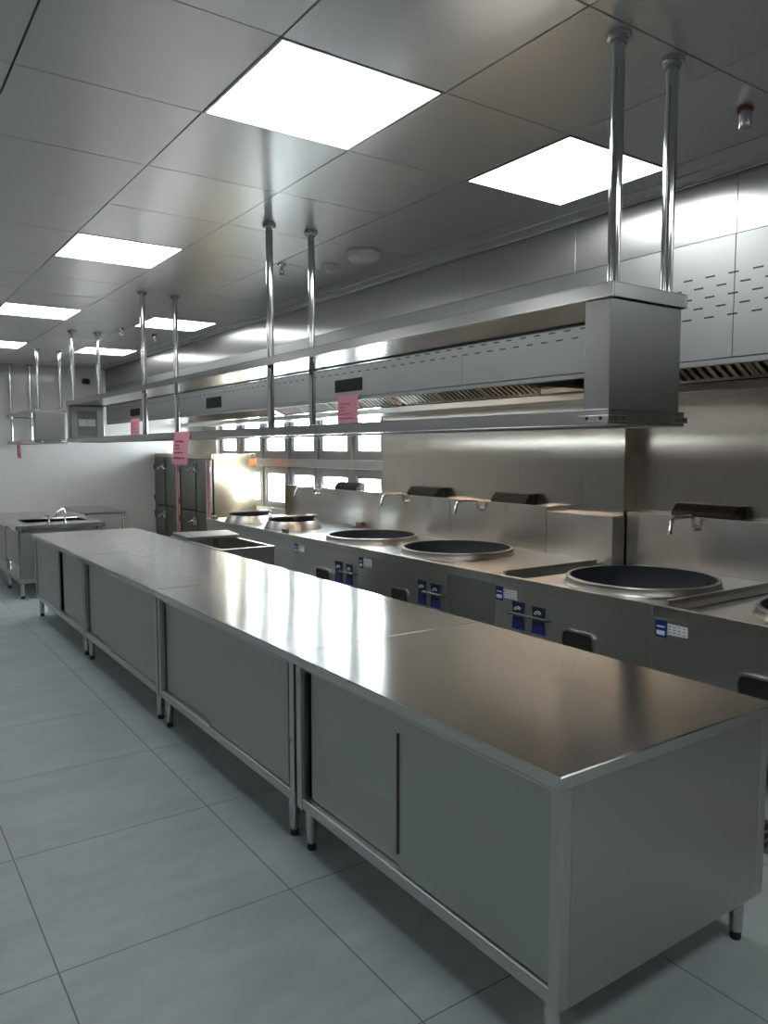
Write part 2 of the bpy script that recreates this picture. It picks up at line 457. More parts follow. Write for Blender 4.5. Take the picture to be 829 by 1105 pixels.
# ------------------------------------------------------------------ long counter: four worktables in a row
TX0, TX1 = 1.406, 2.406
def leg(bm_, x, y, z1):
    tube(bm_, [(x, y, z1), (x, y, .03)], [.025, .020], 18)
def make_table(y0, y1, label, doors, pull=None, foot_gap=.07):
    t = thing('worktable', label, 'worktable', ((TX0+TX1)/2, (y0+y1)/2, 0), 'stainless worktables forming the long counter')
    g = .0012
    b_ = NB(); box(b_, TX0, TX1, y0+g, y1-g, .762, .800, .0035)
    part('worktop', b_, M['top'], t)
    yb0, yb1 = y0 + .011, y1 - .011
    zb = .165
    f = NB()   # frame: corner posts, bottom rail, top rail, far side sheet, base sheet
    for (a, c) in ((yb0, yb0+.038), (yb1-.038, yb1)):
        box(f, 1.425, 1.465, a, c, zb, .762, .002)
        box(f, 2.35, 2.388, a, c, zb, .762, .002)
    box(f, 1.428, 1.463, yb0+.038, yb1-.038, zb+.004, zb+.048, .002)
    box(f, 1.436, 1.463, yb0+.038, yb1-.038, .738, .762, .002)
    box(f, 2.372, 2.386, yb0+.038, yb1-.038, zb, .762)
    box(f, 1.463, 2.372, yb0+.005, yb1-.005, zb, zb+.02)
    part('cabinet_frame', f, M['frame'], t)
    for a, c in ((yb0, yb0+.006), (yb1-.006, yb1)):
        s = NB(); box(s, 1.4655, 2.3495, a+.001, c+.001, zb, .7615); part('side_panel', s, M['panel'], t)
    for d in doors:
        a, c, layer = d[:3]
        x = 1.437 if layer == 0 else 1.455
        s = NB(); box(s, x, x+.014, a, c, zb+.05, .740, .003)
        o = part('sliding_door', s, M['door'], t)
        if len(d) > 3:
            h = NB(); box(h, x-.004, x+.004, d[3]-.005, d[3]+.005, .27, .68, .001); part('edge_pull', h, M['gap'], o)
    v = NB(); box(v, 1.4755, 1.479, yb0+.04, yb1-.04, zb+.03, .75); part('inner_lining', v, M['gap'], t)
    for x in (1.462, 2.335):
        for y in (yb0+foot_gap, yb1-foot_gap):
            l = NB(); leg(l, x, y, zb); lo = part('leg', l, M['chrome_soft'], t)
            k = NB(); lathe(k, [(0, 0), (.016, 0), (.018, .005), (.018, .024), (.014, .03), (.014, .034), (0, .034)], (x, y, 0), 18)
            part('foot', k, M['rubber'], lo)
    if pull:
        h = NB(); box(h, 1.427, 1.437, pull[0], pull[1], zb+.048, zb+.056, .001); part('door_stop', h, M['frame'], t)
    return t
make_table(1.264, 2.690, 'nearest worktable of the long counter, its end panel facing the camera', [(2.000, 2.610, 1), (1.303, 1.992, 0, 1.9945)], None, .055)
T2 = make_table(2.690, 4.385, 'second worktable of the long counter from the camera, one wide grey door', [(2.775, 3.62, 0), (3.60, 4.315, 1)], (3.6, 3.95))
make_table(4.385, 6.140, 'third worktable of the long counter, its top split from the fourth by a pale seam', [(4.47, 5.42, 0), (5.40, 6.06, 1)], (5.40, 5.42))
make_table(6.140, 8.020, 'farthest worktable of the long counter, a black gap between its two doors', [(6.20, 6.94, 1), (7.02, 7.95, 0)])
b_ = NB(); lathe(b_, [(0, 0), (.008, 0), (.01, .004), (.006, .008), (0, .009)], (0, 0, 0), 14, (math.radians(-90), 'Y'))
for v in b_.verts: v.co += Vector((1.425, 2.70+.03, .43))
part('screw_knob', b_, M['chrome'], T2)

# ------------------------------------------------------------------ overhead shelves on ceiling poles
def make_shelf(y0, y1, label, pole_ys, far_window=True, end0=True):
    sx0, sx1 = 1.775, 2.132
    t = thing('overhead_shelf', label, 'shelf', ((sx0+sx1)/2, (y0+y1)/2, 1.68), 'shelves hung from the ceiling on chrome poles')
    def tray(z0, z1, name):
        b_ = NB()
        box(b_, sx0, sx1, y0, y1, z1-.004, z1, .001)
        box(b_, sx0, sx0+.012, y0, y1, z0, z1, .002); box(b_, sx1-.012, sx1, y0, y1, z0, z1, .002)
        box(b_, sx0+.012, sx1-.012, y0, y0+.012, z0, z1, .002); box(b_, sx0+.012, sx1-.012, y1-.012, y1, z0, z1, .002)
        box(b_, sx0+.03, sx1-.03, y0+.03, y1-.03, z0+.008, z0+.02)
        return part(name, b_, M['shelf'], t)
    tray(2.040, 2.082, 'upper_shelf'); lo = tray(1.680, 1.724, 'lower_shelf')
    def end(ya, yb, inner):
        e = NB(); box(e, sx0+.012, sx1-.012, ya, yb, 1.724, 2.040, .003)
        o = part('end_panel', e, M['endsteel'], t)
        if inner:
            k = NB(); ring_prism(k, [(1.81, 1.735), (2.10, 1.735), (2.10, 2.03), (1.81, 2.03)], [(1.862, 1.742), (2.05, 1.742), (2.05, 1.99), (1.862, 1.99)], 'y', ya-.012, ya)
            part('inner_frame', k, M['frame'], o)
            for xa, xb in ((1.875, 1.95), (1.955, 2.035)):  # pair of white rectangles on the panel's inner face
                k = NB(); box(k, xa, xb, ya-.002, ya, 1.842, 1.91); part('white_rect', k, M['whitelabel'], o, 'white rectangle on the shelf end')
        return o
    if end0: end(y0+.012, y0+.105, False)
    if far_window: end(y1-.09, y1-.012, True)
    for py in pole_ys:
        for px in (1.832, 2.080):
            p_ = NB(); tube(p_, [(px, py, 2.082 if (abs(py-y0) < .1 or (far_window and abs(py-y1) < .1)) else 1.724), (px, py, CEIL)], .0185, 20)
            po = part('pole', p_, M['chrome'], t)
            f = NB(); lathe(f, [(.0185, -.030), (.025, -.030), (.026, -.021), (.034, -.020), (.036, -.016), (.036, -.002), (.034, 0), (0, 0)], (px, py, CEIL-.0005), 24)
            part('pole_flange', f, M['chrome_soft'], po)
    for x0, x1, ya, yb in ((sx0-.004, sx0, y0-.004, y0+.11), (sx0-.004, sx0+.085, y0-.004, y0), (sx1-.07, sx1+.012, y0-.004, y0)):
        b_ = NB(); box(b_, x0, x1, ya, yb, 1.690, 1.708, .0018)
        for k in range(2):
            if x1-x0 < .01: c = ya+.03+.05*k; box(b_, x0-.0006, x0+.001, c-.005, c+.005, 1.695, 1.704, 0, 1)
            else: c = x0+.03+.035*k; box(b_, c-.005, c+.005, ya-.0006, ya+.001, 1.695, 1.704, 0, 1)
        part('corner_bracket', b_, [M['chrome_soft'], M['dark']], lo)
    return t
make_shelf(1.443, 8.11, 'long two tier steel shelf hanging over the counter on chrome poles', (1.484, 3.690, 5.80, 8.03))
make_shelf(9.70, 11.63, 'short steel shelf hanging by the white back wall behind the long one', (9.745, 11.585), False)

# ------------------------------------------------------------------ exhaust hood
HX, HB, HT = 3.11, 2.004, 2.518
H0, H1 = -1.6, 11.64
hood = thing('exhaust_hood', 'long stainless exhaust hood with slotted front panel along the window wall', 'range hood', (3.8, 5.0, HB))
seams = [H0, 0.125, 1.886, 3.650, 5.41, 7.17, 8.93, 10.69, H1]
for a, b in zip(seams, seams[1:]):
    f = NB(); box(f, HX, HX+.012, a+.0012, b-.0012, HB, HT-.001, .001); part('front_panel', f, M['hoodfront'], hood)
cs = [H0, -.755, .125, 1.005, 1.886, 2.766, 3.648, 4.53, 5.41, 6.29, 7.17, 8.05, 8.93, 9.81, 10.69, H1]
for a, b in zip(cs, cs[1:]):
    f = NB(); box(f, HX+.002, HX+.014, a+.001, b-.001, HT+.001, CEIL-.006, .0008); part('closing_panel', f, M['closing'], hood)
f = NB()
box(f, HX+.014, WX2-.002, H0, H1, HT-.03, HT-.01); box(f, HX, WX1-.002, H0, H0+.012, HB, HT)
box(f, HX+.005, HX+.035, H0, H1, HB-.028, HB-.0005, .003); box(f, HX+.035, HX+.09, H0, H1, HB-.012, HB-.004)
part('hood_canopy', f, M['hood'], hood)
f = NB()
for a, b, wx in ((H0, STEP-.002, WX1), (STEP-.002, H1, WX2)):
    box(f, 4.17, 4.33, a, b, 1.952, 2.004, .004); box(f, 4.33, wx-.004, a, b, 1.955, 1.975)
part('grease_gutter', f, M['rtop'], hood)
TH = math.radians(29); FL = 0.46
def filt(y0, n, w=.5):
    def lay(bm_):       # u down the slope, y, n behind the face -> tilted towards the cook
        for v in bm_.verts:
            u, y, q = v.co
            v.co = Vector((4.166 - (FL-u)*math.cos(TH) + q*math.sin(TH), y, 2.008 + (FL-u)*math.sin(TH) + q*math.cos(TH)))
    for k in range(n):
        a = y0 + k*w; b_ = NB()
        ring_prism(b_, [(0, a+.002), (FL, a+.002), (FL, a+w-.002), (0, a+w-.002)], [(.025, a+.022), (FL-.03, a+.022), (FL-.03, a+w-.022), (.025, a+w-.022)], 'z', 0, .045)
        m_ = max(6, round(w/.062))
        for i in range(m_):
            c = a + .022 + (w-.044)*(i+.5)/m_
            prism(b_, [(c-.014, -.004), (c+.014, -.004), (c+.014, .012), (c+.011, .012), (c+.011, .0), (c-.011, .0), (c-.011, .012), (c-.014, .012)], 'x', .02, FL-.025)
        lay(b_)
        part('baffle_filter', b_, M['baffle'], hood)
    bk = NB(); box(bk, 0, FL, y0, y0+n*w, .06, .07); lay(bk); part('filter_backing', bk, M['dark'], hood)
filt(-1.0, 3); filt(0.62, 4, .58); filt(4.02, 3, .545); filt(5.74, 4, .585); filt(8.20, 4, .66)
f = NB(); box(f, HX+.014, WX2-.01, 3.642, 3.658, 2.03, HT-.031); part('lamp_spill_divider', f, M['hood'], hood)  # unseen plate added to keep lamp spill off the near filters
f = NB(); box(f, HX+.085, 4.17, 2.96, 4.0, 2.16, 2.175); box(f, 4.12, 4.16, 2.96, 4.0, 2.06, 2.16, .003)
part('duct_damper', f, [M['black']], hood)
f = NB(); box(f, 4.11, 4.168, 3.0, 3.95, 2.005, 2.045, .003); part('damper_plate', f, M['clad'], hood)
for y0, y1, z0, z1 in ((4.775, 5.153, 2.046, 2.140), (7.385, 7.775, 2.04, 2.150), (10.05, 10.45, 2.055, 2.147)):
    f = NB(); prism(f, rrect(y0, y1, z0, z1, .006, 2), 'x', HX-.006, HX+.004, 0, .0015); part('control_display', f, M['blackgloss'], hood, 'black rectangular control display')

for y in (4.15, 5.4, 6.65):
    f = NB(); tube(f, [(3.40, y-.55, 2.44), (3.40, y+.55, 2.44)], .022, 14); lt = part('hood_lamp', f, M['warmlamp'], hood)
    f = NB(); box(f, 3.36, 3.44, y-.6, y+.6, 2.463, 2.487, .003); part('lamp_tray', f, M['frame'], lt)
# ------------------------------------------------------------------ pink paper notes
def writing(bm_, rows, place, w):
    """short hand-written strokes, row after row"""
    rnd = random.Random(3)
    for frac, length in rows:
        u = .12
        while u < .12 + length:
            du = rnd.uniform(.03, .075)
            h = rnd.uniform(.02, .045)
            pts = []
            for k in range(5):
                pts.append(place(u + du*k/4, frac + (h if k % 2 else -h)*rnd.uniform(.3, 1)))
            tube(bm_, pts, .0013, 5)
            u += du + rnd.uniform(.015, .03)
def note(label, y0, y1, z0, z1, x, bend=.012, skew=0.0, group='pink paper notes'):
    rows = [(.30, .45), (.42, .22), (.52, .30), (.64, .55), (.80, .70)]
    nu, nv = 4, 8
    def place(u, v, dx=0.0):      # u along the sheet (left to right as seen from the aisle), v from the top down
        return Vector((x - bend*math.sin(v*2.2) - .0015 - dx, y1 + (y0-y1)*u + skew*v, z1 + (z0-z1)*v))
    b_ = NB()
    gr = [[[b_.verts.new(place(i/nu, j/nv, d)) for i in range(nu+1)] for j in range(nv+1)] for d in (0, .0008)]
    for s in range(2):
        for j in range(nv):
            for i in range(nu): b_.faces.new((gr[s][j][i], gr[s][j][i+1], gr[s][j+1][i+1], gr[s][j+1][i]))
    for i in range(nu):
        for j in (0, nv): b_.faces.new((gr[0][j][i], gr[0][j][i+1], gr[1][j][i+1], gr[1][j][i]))
    for j in range(nv):
        for i in (0, nu): b_.faces.new((gr[0][j][i], gr[0][j+1][i], gr[1][j+1][i], gr[1][j][i]))
    o = solo('paper_note', b_, M['pink'], label, 'paper', (x, (y0+y1)/2, z0), group)
    w = NB(); writing(w, rows, lambda u, v: place(u, v, .0012), 1); part('handwriting', w, M['ink'], o)
    return o
note('pink handwritten note taped over the lower shelf edge, hanging above the steam cabinets', 4.715, 4.995, 1.512, 1.726, 1.775, .006, .05)
note('pink note hanging from the hood below the largest black display', 4.822, 5.104, 1.80, 2.02, HX, .010)
note('small pink note hanging from the far end of the hood above the steam cabinets', 10.05, 10.43, 1.79, 2.018, HX, .010)
note('small pink note under the short shelf at the left picture edge', 10.60, 10.86, 1.505, 1.715, 1.772, .01, -.08)

# ------------------------------------------------------------------ wok ranges
RX0 = 3.43
def fire_port(par, y0, y1, z0, z1):
    b_ = NB(); ring_prism(b_, rrect(y0, y1, z0, z1, .035), rrect(y0+.012, y1-.012, z0+.012, z1-.012, .026), 'x', RX0, RX0+.018)
    o = part('fire_port', b_, M['chrome'], par, 'black fire opening in a chrome rim')
    d = NB(); prism(d, rrect(y0+.012, y1-.012, z0+.012, z1-.012, .026), 'x', RX0+.009, RX0+.0165); part('port_void', d, M['dark'], o)
def plate(par, y0, y1, z0, z1):
    b_ = NB(); c = (y0+y1)/2; h = (y1-y0)/2; zm = z0 + (z1-z0)*.32
    w = lambda t: h*(0.86 + .14*abs(2*t-1)**1.5)
    def outl(ta, tb): 
        n = 6; R = [(c+w(ta+(tb-ta)*k/n), z0+(z1-z0)*(ta+(tb-ta)*k/n)) for k in range(n+1)]
        return R + [(2*c-y, z) for y, z in reversed(R)]
    prism(b_, outl(.32, 1), 'x', RX0+.006, RX0+.0155)
    o = part('control_plate', b_, M['navy'], par, 'black and blue valve plate with a white arc')
    d = NB(); prism(d, outl(0, .32), 'x', RX0+.006, RX0+.0155); part('blue_strip', d, M['blue'], o)
    a = NB()
    for r in (.022, .034):
        tube(a, [(RX0+.005, c + r*math.cos(math.radians(x)), zm+.055 + r*math.sin(math.radians(x))) for x in range(20, 150, 15)], .0032, 6)
    part('dial_arc', a, M['whitelabel'], o)
def sticker(par, yf, white=True, n=.065):
    b_ = NB(); box(b_, RX0+.012, RX0+.0155, yf-.012-n, yf-.012, .632, .722); o = part('blue_label', b_, M['blue'], par, 'small navy and white maker label')
    k = NB(); box(k, RX0+.011, RX0+.0125, yf-.004-n, yf-.02, .645, .668)
    box(k, RX0+.011, RX0+.0125, yf-.004-n, yf-.02, .685, .693)
    part('label_print', k, M['whitelabel'], o)
    if white:
        k = NB(); box(k, RX0+.012, RX0+.0155, yf-.20, yf-.02-n, .655, .712); w = part('white_label', k, M['whitelabel'], par, 'white data label')
        k = NB()
        for i in range(3):
            for j in range(4): box(k, RX0+.0113, RX0+.0125, yf-.19+.028*j, yf-.172+.028*j, .664+.016*i, .670+.016*i)
        part('label_print', k, M['greylabel'], w)
def tap(par, x, y, z):
    b_ = NB()
    tube(b_, [(x, y, z-.05), (x-.02, y, z-.05)], .022, 16)
    tube(b_, arc_pts([(x-.02, y, z-.05), (x-.045, y, z-.05), (x-.045, y, z+.03), (x-.27, y, z+.03), (x-.30, y, z-.06)], .04), .0125, 14)
    tube(b_, [(x-.297, y, z-.05), (x-.301, y, z-.075)], .016, 14)
    o = part('swing_tap', b_, M['chrome'], par)
    k = NB(); tube(k, [(x-.045, y, z-.01), (x-.045, y-.035, z-.005)], [.007, .009], 10); part('tap_lever', k, M['chrome_soft'], o)
def flue(par, x0, x1, y0, y1, z):
    b_ = NB(); prism(b_, [(x0, z-.01), (x1, z-.01), (x1, z+.075), (x0+.05, z+.075), (x0, z+.02)], 'y', y0, y1, 0, .003)
    o = part('flue_vent', b_, M['black'], par, 'black slotted flue vent')
    s = NB()
    for k in range(4):
        zz = z + .025 + .012*k; xx = x0 + .05*(zz-(z+.02))/.055
        box(s, xx-.006, xx+.004, y0+.02, y1-.02, zz, zz+.004)
    part('vent_louvre', s, M['gap'], o)
def make_range(y0, y1, label, splash_x, wall_x, splash_top, plates=(), ports=(), rod=None, stick=True, tap_y=None, flue_y=None, channel=True, hole=None, splash_y=None):
    t = thing('wok_range', label, 'stove', (RX0+.55, (y0+y1)/2, 0), 'wok ranges along the window wall')
    g = .0012
    b_ = NB()
    ch0, ch1 = y1-.26, y1-.06
    box(b_, RX0, RX0+.03, y0+g, y1-g, .735, .800, .003)
    cx_ = S2 if y1 > 3.6 and splash_x > 4.5 else splash_x
    if channel:
        plate_hole(b_, RX0+.03, splash_x, y0+g, ch0, .785, .799, hole[0], hole[1], hole[2]-.002); box(b_, RX0+.03, cx_, ch1, y1-g, .76, .799, .001)
        box(b_, RX0+.03, cx_, ch0, ch1, .745, .755)
        box(b_, RX0+.05, cx_-.05, ch1, ch1+.022, .799, .822, .002)
    else:
        hs = [hole] if hole else [(3.74, 7.06, .232), (3.66, 7.93, .217)]
        cut = [y0+g] + [(a[1]+b[1])/2 for a, b in zip(hs, hs[1:])] + [y1-g]
        for h_, a, b in zip(hs, cut, cut[1:]): plate_hole(b_, RX0+.03, splash_x, a, b, .785, .799, h_[0], h_[1], h_[2]-.002)
    part('range_top', b_, M['rtop'], t)
    f = NB(); box(f, RX0+.016, RX0+.03, y0+.002, y1-.002, .14, .736, .001)
    box(f, RX0+.03, splash_x, y0+.003, y0+.012, .14, .76); box(f, RX0+.03, cx_, y1-.012, y1-.003, .14, .76)
    part('front_panel', f, M['range'], t)
    sy0, sy1 = splash_y or (y0, y1)
    s = NB(); box(s, splash_x, wall_x-.003, sy0+.0015, sy1-.0015, .70, splash_top, .003); part('backsplash', s, M['splash'], t)
    for x in (RX0+.08, cx_-.06):
        for y in (y0+.09, y1-.09):
            l = NB(); tube(l, [(x, y, .14), (x, y, 0.0)], [.026, .022], 16); part('leg', l, M['chrome_soft'], t)
    for q in plates: plate(t, *q)
    for q in ports: fire_port(t, *q)
    if rod:
        r = NB(); tube(r, [(RX0-.012, rod[0], rod[2]), (RX0-.012, rod[1], rod[2]-.004)], .010, 12)
        for y in rod[:2]: tube(r, [(RX0+.016, y, rod[2]), (RX0-.014, y, rod[2])], .008, 10)
        part('valve_rod', r, M['valve'], t)
    if stick: sticker(t, y1)
    if tap_y is not None: tap(t, splash_x, tap_y, splash_top-.02)
    if flue_y: flue(t, splash_x+.015, wall_x-.004, flue_y[0], flue_y[1], splash_top+.006)
    if hole:
        cx, cy, r = hole
        c = NB()
        lathe(c, [(r+.040, .7995), (r+.037, .803), (r+.031, .812), (r+.028, .826), (r+.026, .836), (r+.006, .836), (r+.004, .80)], (cx, cy, 0), 64)
        part('burner_collar', c, M['collar'], t)
    return t
def wok(cx, cy, r, z, label, depth=.33, tilt=None, rim=.012):
    b_ = NB()
    prof = [(r+.02, -.016), (r+rim+.014, -.006), (r+rim+.014, .004), (r+rim, .008), (r, .006)]
    n = 12
    for k in range(1, n+1):
        a = k/n*math.pi/2
        prof.append((r*math.cos(a)**.9 if k < n else 0, .0-depth*math.sin(a)))
    lathe(b_, prof, (cx, cy, z), 72, tilt)
    t = solo('wok', b_, [M['wok']], label, 'wok', (cx, cy, z), 'big woks sunk in the ranges')
    q = NB()
    lathe(q, [(r+rim-.004, .0085), (r+rim+.012, .0075), (r+rim+.0155, .002), (r+rim+.0155, -.008), (r+rim+.008, -.012)], (cx, cy, z), 72, tilt)
    part('wok_rim', q, M['collar'], t, 'bright worn steel rim')
    return t
S1, S2 = 4.575, 4.43
make_range(1.20, 2.474, 'nearest wok range, cut off by the right picture edge', S1, WX1, 1.165, (), ((1.76, 1.997, .36, .552),), None, True, 1.70, (1.5, 1.95), True, (3.90, 1.668, .42))
make_range(2.474, 3.694, 'second wok range from the right, beside the dark wall step', S1, WX1, 1.165,
           ((3.417, 3.524, .472, .648), (3.243, 3.352, .474, .642)), ((2.862, 3.099, .36, .556),), (3.20, 3.535, .575), True, 2.975, (2.73, 3.185), True, (3.90, 2.895, .418), (2.474, 3.538))
make_range(4.182, 5.354, 'third wok range from the right, beyond the plain grey filler cabinet', S2, WX2, 1.172,
           ((4.43, 4.52, .465, .645), (4.26, 4.37, .465, .64)), ((4.64, 4.86, .35, .545),), (4.20, 4.44, .57), True, 4.93, (4.42, 4.83), False, (3.909, 4.633, .413))
make_range(5.354, 6.482, 'fourth wok range from the right, in front of the nearest window panes', S2, WX2, 1.172,
           ((5.60, 5.72, .465, .645), (5.44, 5.54, .465, .64)), ((5.80, 6.05, .35, .55),), (5.30+.07, 5.62, .57), True, 6.02, (5.58, 6.03), False, (3.855, 5.76, .385))
R5 = make_range(6.482, 8.66, 'farthest wok range, carrying two small raised woks by the window', S2, WX2, 1.172,
           (), (), None, False, 7.75, (6.95, 7.4), False, None, (6.482, 8.56))
for cx, cy, r in ((3.74, 7.06, .225), (3.66, 7.93, .21)):
    c = NB(); lathe(c, [(r+.075, .7995), (r+.07, .812), (r+.045, .86), (r+.024, .885), (r+.004, .886), (r+.002, .82)], (cx, cy, 0), 56)
    part('raised_collar', c, M['collar'], R5)
for x, y, w_, lb in ((3.46, 8.47, .05, 'small brown block on the range edge nearest the steam cabinets'), (3.455, 6.68, .04, 'small brown block on the front range edge before the nearer small wok'),
                 (4.39, 6.82, .035, 'small brown block against the backsplash under the windows')):
    k = NB(); box(k, x-w_/2, x+w_/2, y-w_, y+w_, .8005, .842, .004)
    solo('metal_block', k, M['brown'], lb, 'block', (x, y, .8), 'small brown blocks on the range tops')
wok(3.90, 1.668, .42, .84, 'big black wok cut off by the right picture edge')
wok(3.90, 2.895, .418, .84, 'largest dark wok fully in view, below the swing tap at the right')
wok(3.909, 4.633, .413, .84, 'big dark wok next to the plain filler cabinet')
wok(3.855, 5.76, .385, .84, 'big wok with a bright rim in front of the window')
wok(3.74, 7.06, .225, .918, 'small raised wok, the nearer of the two by the window', .13, (math.radians(-7), 'X'))
wok(3.66, 7.93, .21, .916, 'small raised wok closest to the steam cabinets', .12, (math.radians(-7), 'X'))

fc = thing('filler_cabinet', 'plain narrow steel filler cabinet between the second and third wok ranges', 'cabinet', (4.0, 3.94, 0))
b_ = NB(); box(b_, RX0, S2, 3.6952, 4.1808, .735, .800, .003); part('worktop', b_, M['rtop'], fc)
b_ = NB(); box(b_, RX0+.016, S2-.01, 3.697, 4.179, .14, .7345, .002); part('body', b_, M['hood'], fc)
b_ = NB(); box(b_, S2+.0005, WX2-.003, STEP-.02, 4.1805, .74, 1.135, .003); part('backsplash', b_, M['splash'], fc)
for x in (RX0+.08, S2-.08):
    for y in (3.76, 4.12):
        l = NB(); tube(l, [(x, y, .14), (x, y, 0.0)], [.026, .022], 16); part('leg', l, M['chrome_soft'], fc)

# floor drain along the foot of the ranges
b_ = NB(); ring_prism(b_, [(2.93, 0.4), (3.20, .4), (3.20, 1.95), (2.93, 1.95)], [(2.955, .425), (3.175, .425), (3.175, 1.925), (2.955, 1.925)], 'z', .0002, .006)
for k in range(37): box(b_, 2.955, 3.175, .44+.04*k, .456+.04*k, .001, .005)
dr = solo('floor_drain', b_, M['chrome_soft'], 'steel floor drain grating on the floor behind the counter, right edge', 'drain', (3.065, 1.17, 0))
b_ = NB(); box(b_, 2.955, 3.175, .425, 1.925, .0002, .0008); part('drain_void', b_, M['dark'], dr)

# ------------------------------------------------------------------ steam cabinets by the back wall
def make_steamer(y0, y1, label, split, side_label):
    t = thing('steam_cabinet', label, 'cabinet', (4.13, (y0+y1)/2, 0), 'steam cabinets against the back wall')
    x0, x1, zt = 3.81, 4.44, 1.555
    b_ = NB(); box(b_, x0+.03, x1, y0, y1, .12, zt, .004); box(b_, x0, x0+.03, y0, y1, zt-.07, zt, .003); box(b_, x0, x0+.03, y0, y1, .12, .18, .003)
    part('body', b_, M['steamside'], t)
    g = NB(); box(g, x0+.018, x0+.032, y0+.02, y1-.02, .16, zt-.06); part('door_recess', g, M['dark'], t)
    for za, zb in ((.19, .775), (.79, zt-.075)):
        for a, c in ((y0+.018, split-.028), (split+.028, y1-.018)):
            d = NB(); box(d, x0-.012, x0+.02, a, c, za, zb, .006)
            o = part('door', d, M['steamdoor'], t)
            near = a < split-.1
            hy = a if near else c
            for hz in (za+.10, zb-.13):
                h = NB(); box(h, x0-.024, x0-.010, hy-.016, hy+.016, hz-.035, hz+.035, .003); tube(h, [(x0-.022, hy, hz-.045), (x0-.022, hy, hz+.045)], .007, 10)
                part('hinge', h, M['chrome_soft'], o)
            sgn = 1 if near else -1
            e = split - sgn*.03
            h = NB(); hz = zb-.115
            tube(h, arc_pts([(x0-.012, e, hz), (x0-.06, e, hz), (x0-.07, e - sgn*.14, hz-.04)], .02), .012, 10)
            tube(h, [(x0-.03, e, hz-.07), (x0-.03, e, hz+.06)], .013, 10)
            part('latch_handle', h, M['chrome'], o)
    f = NB(); box(f, x0-.0135, x0-.012, y0+.07, y0+.10, .2, zt-.08); part('red_film_strip', f, M['film'], t)
    f = NB(); box(f, x0-.0135, x0-.012, y0+.10, y0+.16, .2, zt-.08); box(f, x0-.0135, x0-.012, y0+.02, y0+.07, .2, zt-.08); part('pale_film_strip', f, M['tape'], t)
    for x in (x0+.06, x1-.06):
        for y in (y0+.08, y1-.08):
            l = NB(); tube(l, [(x, y, .12), (x, y, 0)], [.025, .02], 14); part('leg', l, M['chrome_soft'], t)
    if side_label:
        k = NB(); box(k, x1-.105, x1-.002, y0-.0025, y0, 1.405, 1.49); part('warning_label', k, M['orange'], t, 'bright orange red label')
    return t
make_steamer(9.405, 10.515, 'nearer steam cabinet, its bright side panel carrying an orange red label', 9.93, True)
make_steamer(10.530, 11.64, 'farther steam cabinet in the corner by the white back wall', 11.15, False)

# ------------------------------------------------------------------ open trough with a board behind the counter
t = thing('open_trough', 'open topped dark steel trough between the counter and the ranges', 'sink', (2.67, 6.42, 0))
x0, x1, y0, y1 = 2.425, 2.915, 5.83, 7.06
b_ = NB(); ring_prism(b_, [(x0, y0), (x1, y0), (x1, y1), (x0, y1)], [(x0+.028, y0+.028), (x1-.028, y0+.028), (x1-.028, y1-.028), (x0+.028, y1-.028)], 'z', .77, .80)
part('rim', b_, M['rtop'], t)
b_ = NB()
box(b_, x0+.004, x0+.016, y0+.004, y1-.004, .22, .77); box(b_, x1-.016, x1-.004, y0+.004, y1-.004, .22, .77)
box(b_, x0+.016, x1-.016, y0+.004, y0+.016, .22, .77); box(b_, x0+.016, x1-.016, y1-.016, y1-.004, .22, .77)
box(b_, x0+.016, x1-.016, y0+.016, y1-.016, .40, .415); part('tub', b_, M['range'], t)
for x in (x0+.035, x1-.035):
    for y in (y0+.035, y1-.035):
        l = NB(); tube(l, [(x, y, .77), (x, y, 0)], [.02, .018], 14); part('leg', l, M['chrome_soft'], t)
b_ = NB(); prism(b_, [(2.44, 6.60), (2.93, 6.60), (3.00, 7.02), (2.47, 7.08)], 'z', .801, .829, 0, .004)
solo('cover_board', b_, M['hood'], 'grey steel cover board lying across the open trough', 'board', (2.7, 6.8, .801))

# ------------------------------------------------------------------ sink table and side table at the left
t = thing('sink_table', 'steel sink table with a mixer tap beyond the far end of the counter', 'sink', (1.87, 9.9, 0))
x0, x1, y0, y1 = 1.405, 2.335, 8.90, 10.90
bx0, bx1, by0, by1 = 1.55, 2.22, 9.22, 9.72
b_ = NB()
box(b_, x0, x1, y0, by0, .755, .80, .003); box(b_, x0, x1, by1, y1, .755, .80, .003); box(b_, x0, bx0, by0, by1, .755, .80); box(b_, bx1, x1, by0, by1, .755, .80)
part('worktop', b_, M['top'], t)
b_ = NB(); box(b_, bx0-.01, bx0, by0-.01, by1+.01, .5, .795); box(b_, bx1, bx1+.01, by0-.01, by1+.01, .5, .795); box(b_, bx0, bx1, by0-.01, by0, .5, .795); box(b_, bx0, bx1, by1, by1+.01, .5, .795); box(b_, bx0, bx1, by0, by1, .49, .505)
part('basin', b_, M['rtop'], t)
b_ = NB(); box(b_, x0+.05, x1-.04, y0+.05, y0+.062, .22, .72); box(b_, x0+.05, x1-.04, y0+.09, y0+.1, .70, .756); part('front_panel', b_, M['panel'], t)
b_ = NB(); box(b_, x0+.03, x0+.04, y0+.07, y0+.85, .36, .72, .002); part('side_panel', b_, M['panel'], t)
b_ = NB(); box(b_, x0+.03, x0+.04, y0+.93, y1-.08, .30, .72, .002); part('side_panel', b_, M['panel'], t)
b_ = NB(); box(b_, x0+.03, x1-.03, y0+.04, y1-.04, .17, .215, .003); part('base_shelf', b_, M['frame'], t)
for x in (x0+.06, x1-.06):
    for y in (y0+.08, (y0+y1)/2-.1, y1-.08):
        l = NB(); tube(l, [(x, y, .755), (x, y, .03)], .024, 16); lo = part('leg', l, M['chrome_soft'], t)
        k = NB(); lathe(k, [(0, 0), (.02, 0), (.022, .01), (.022, .03), (0, .031)], (x, y, 0), 16); part('foot', k, M['rubber'], lo)
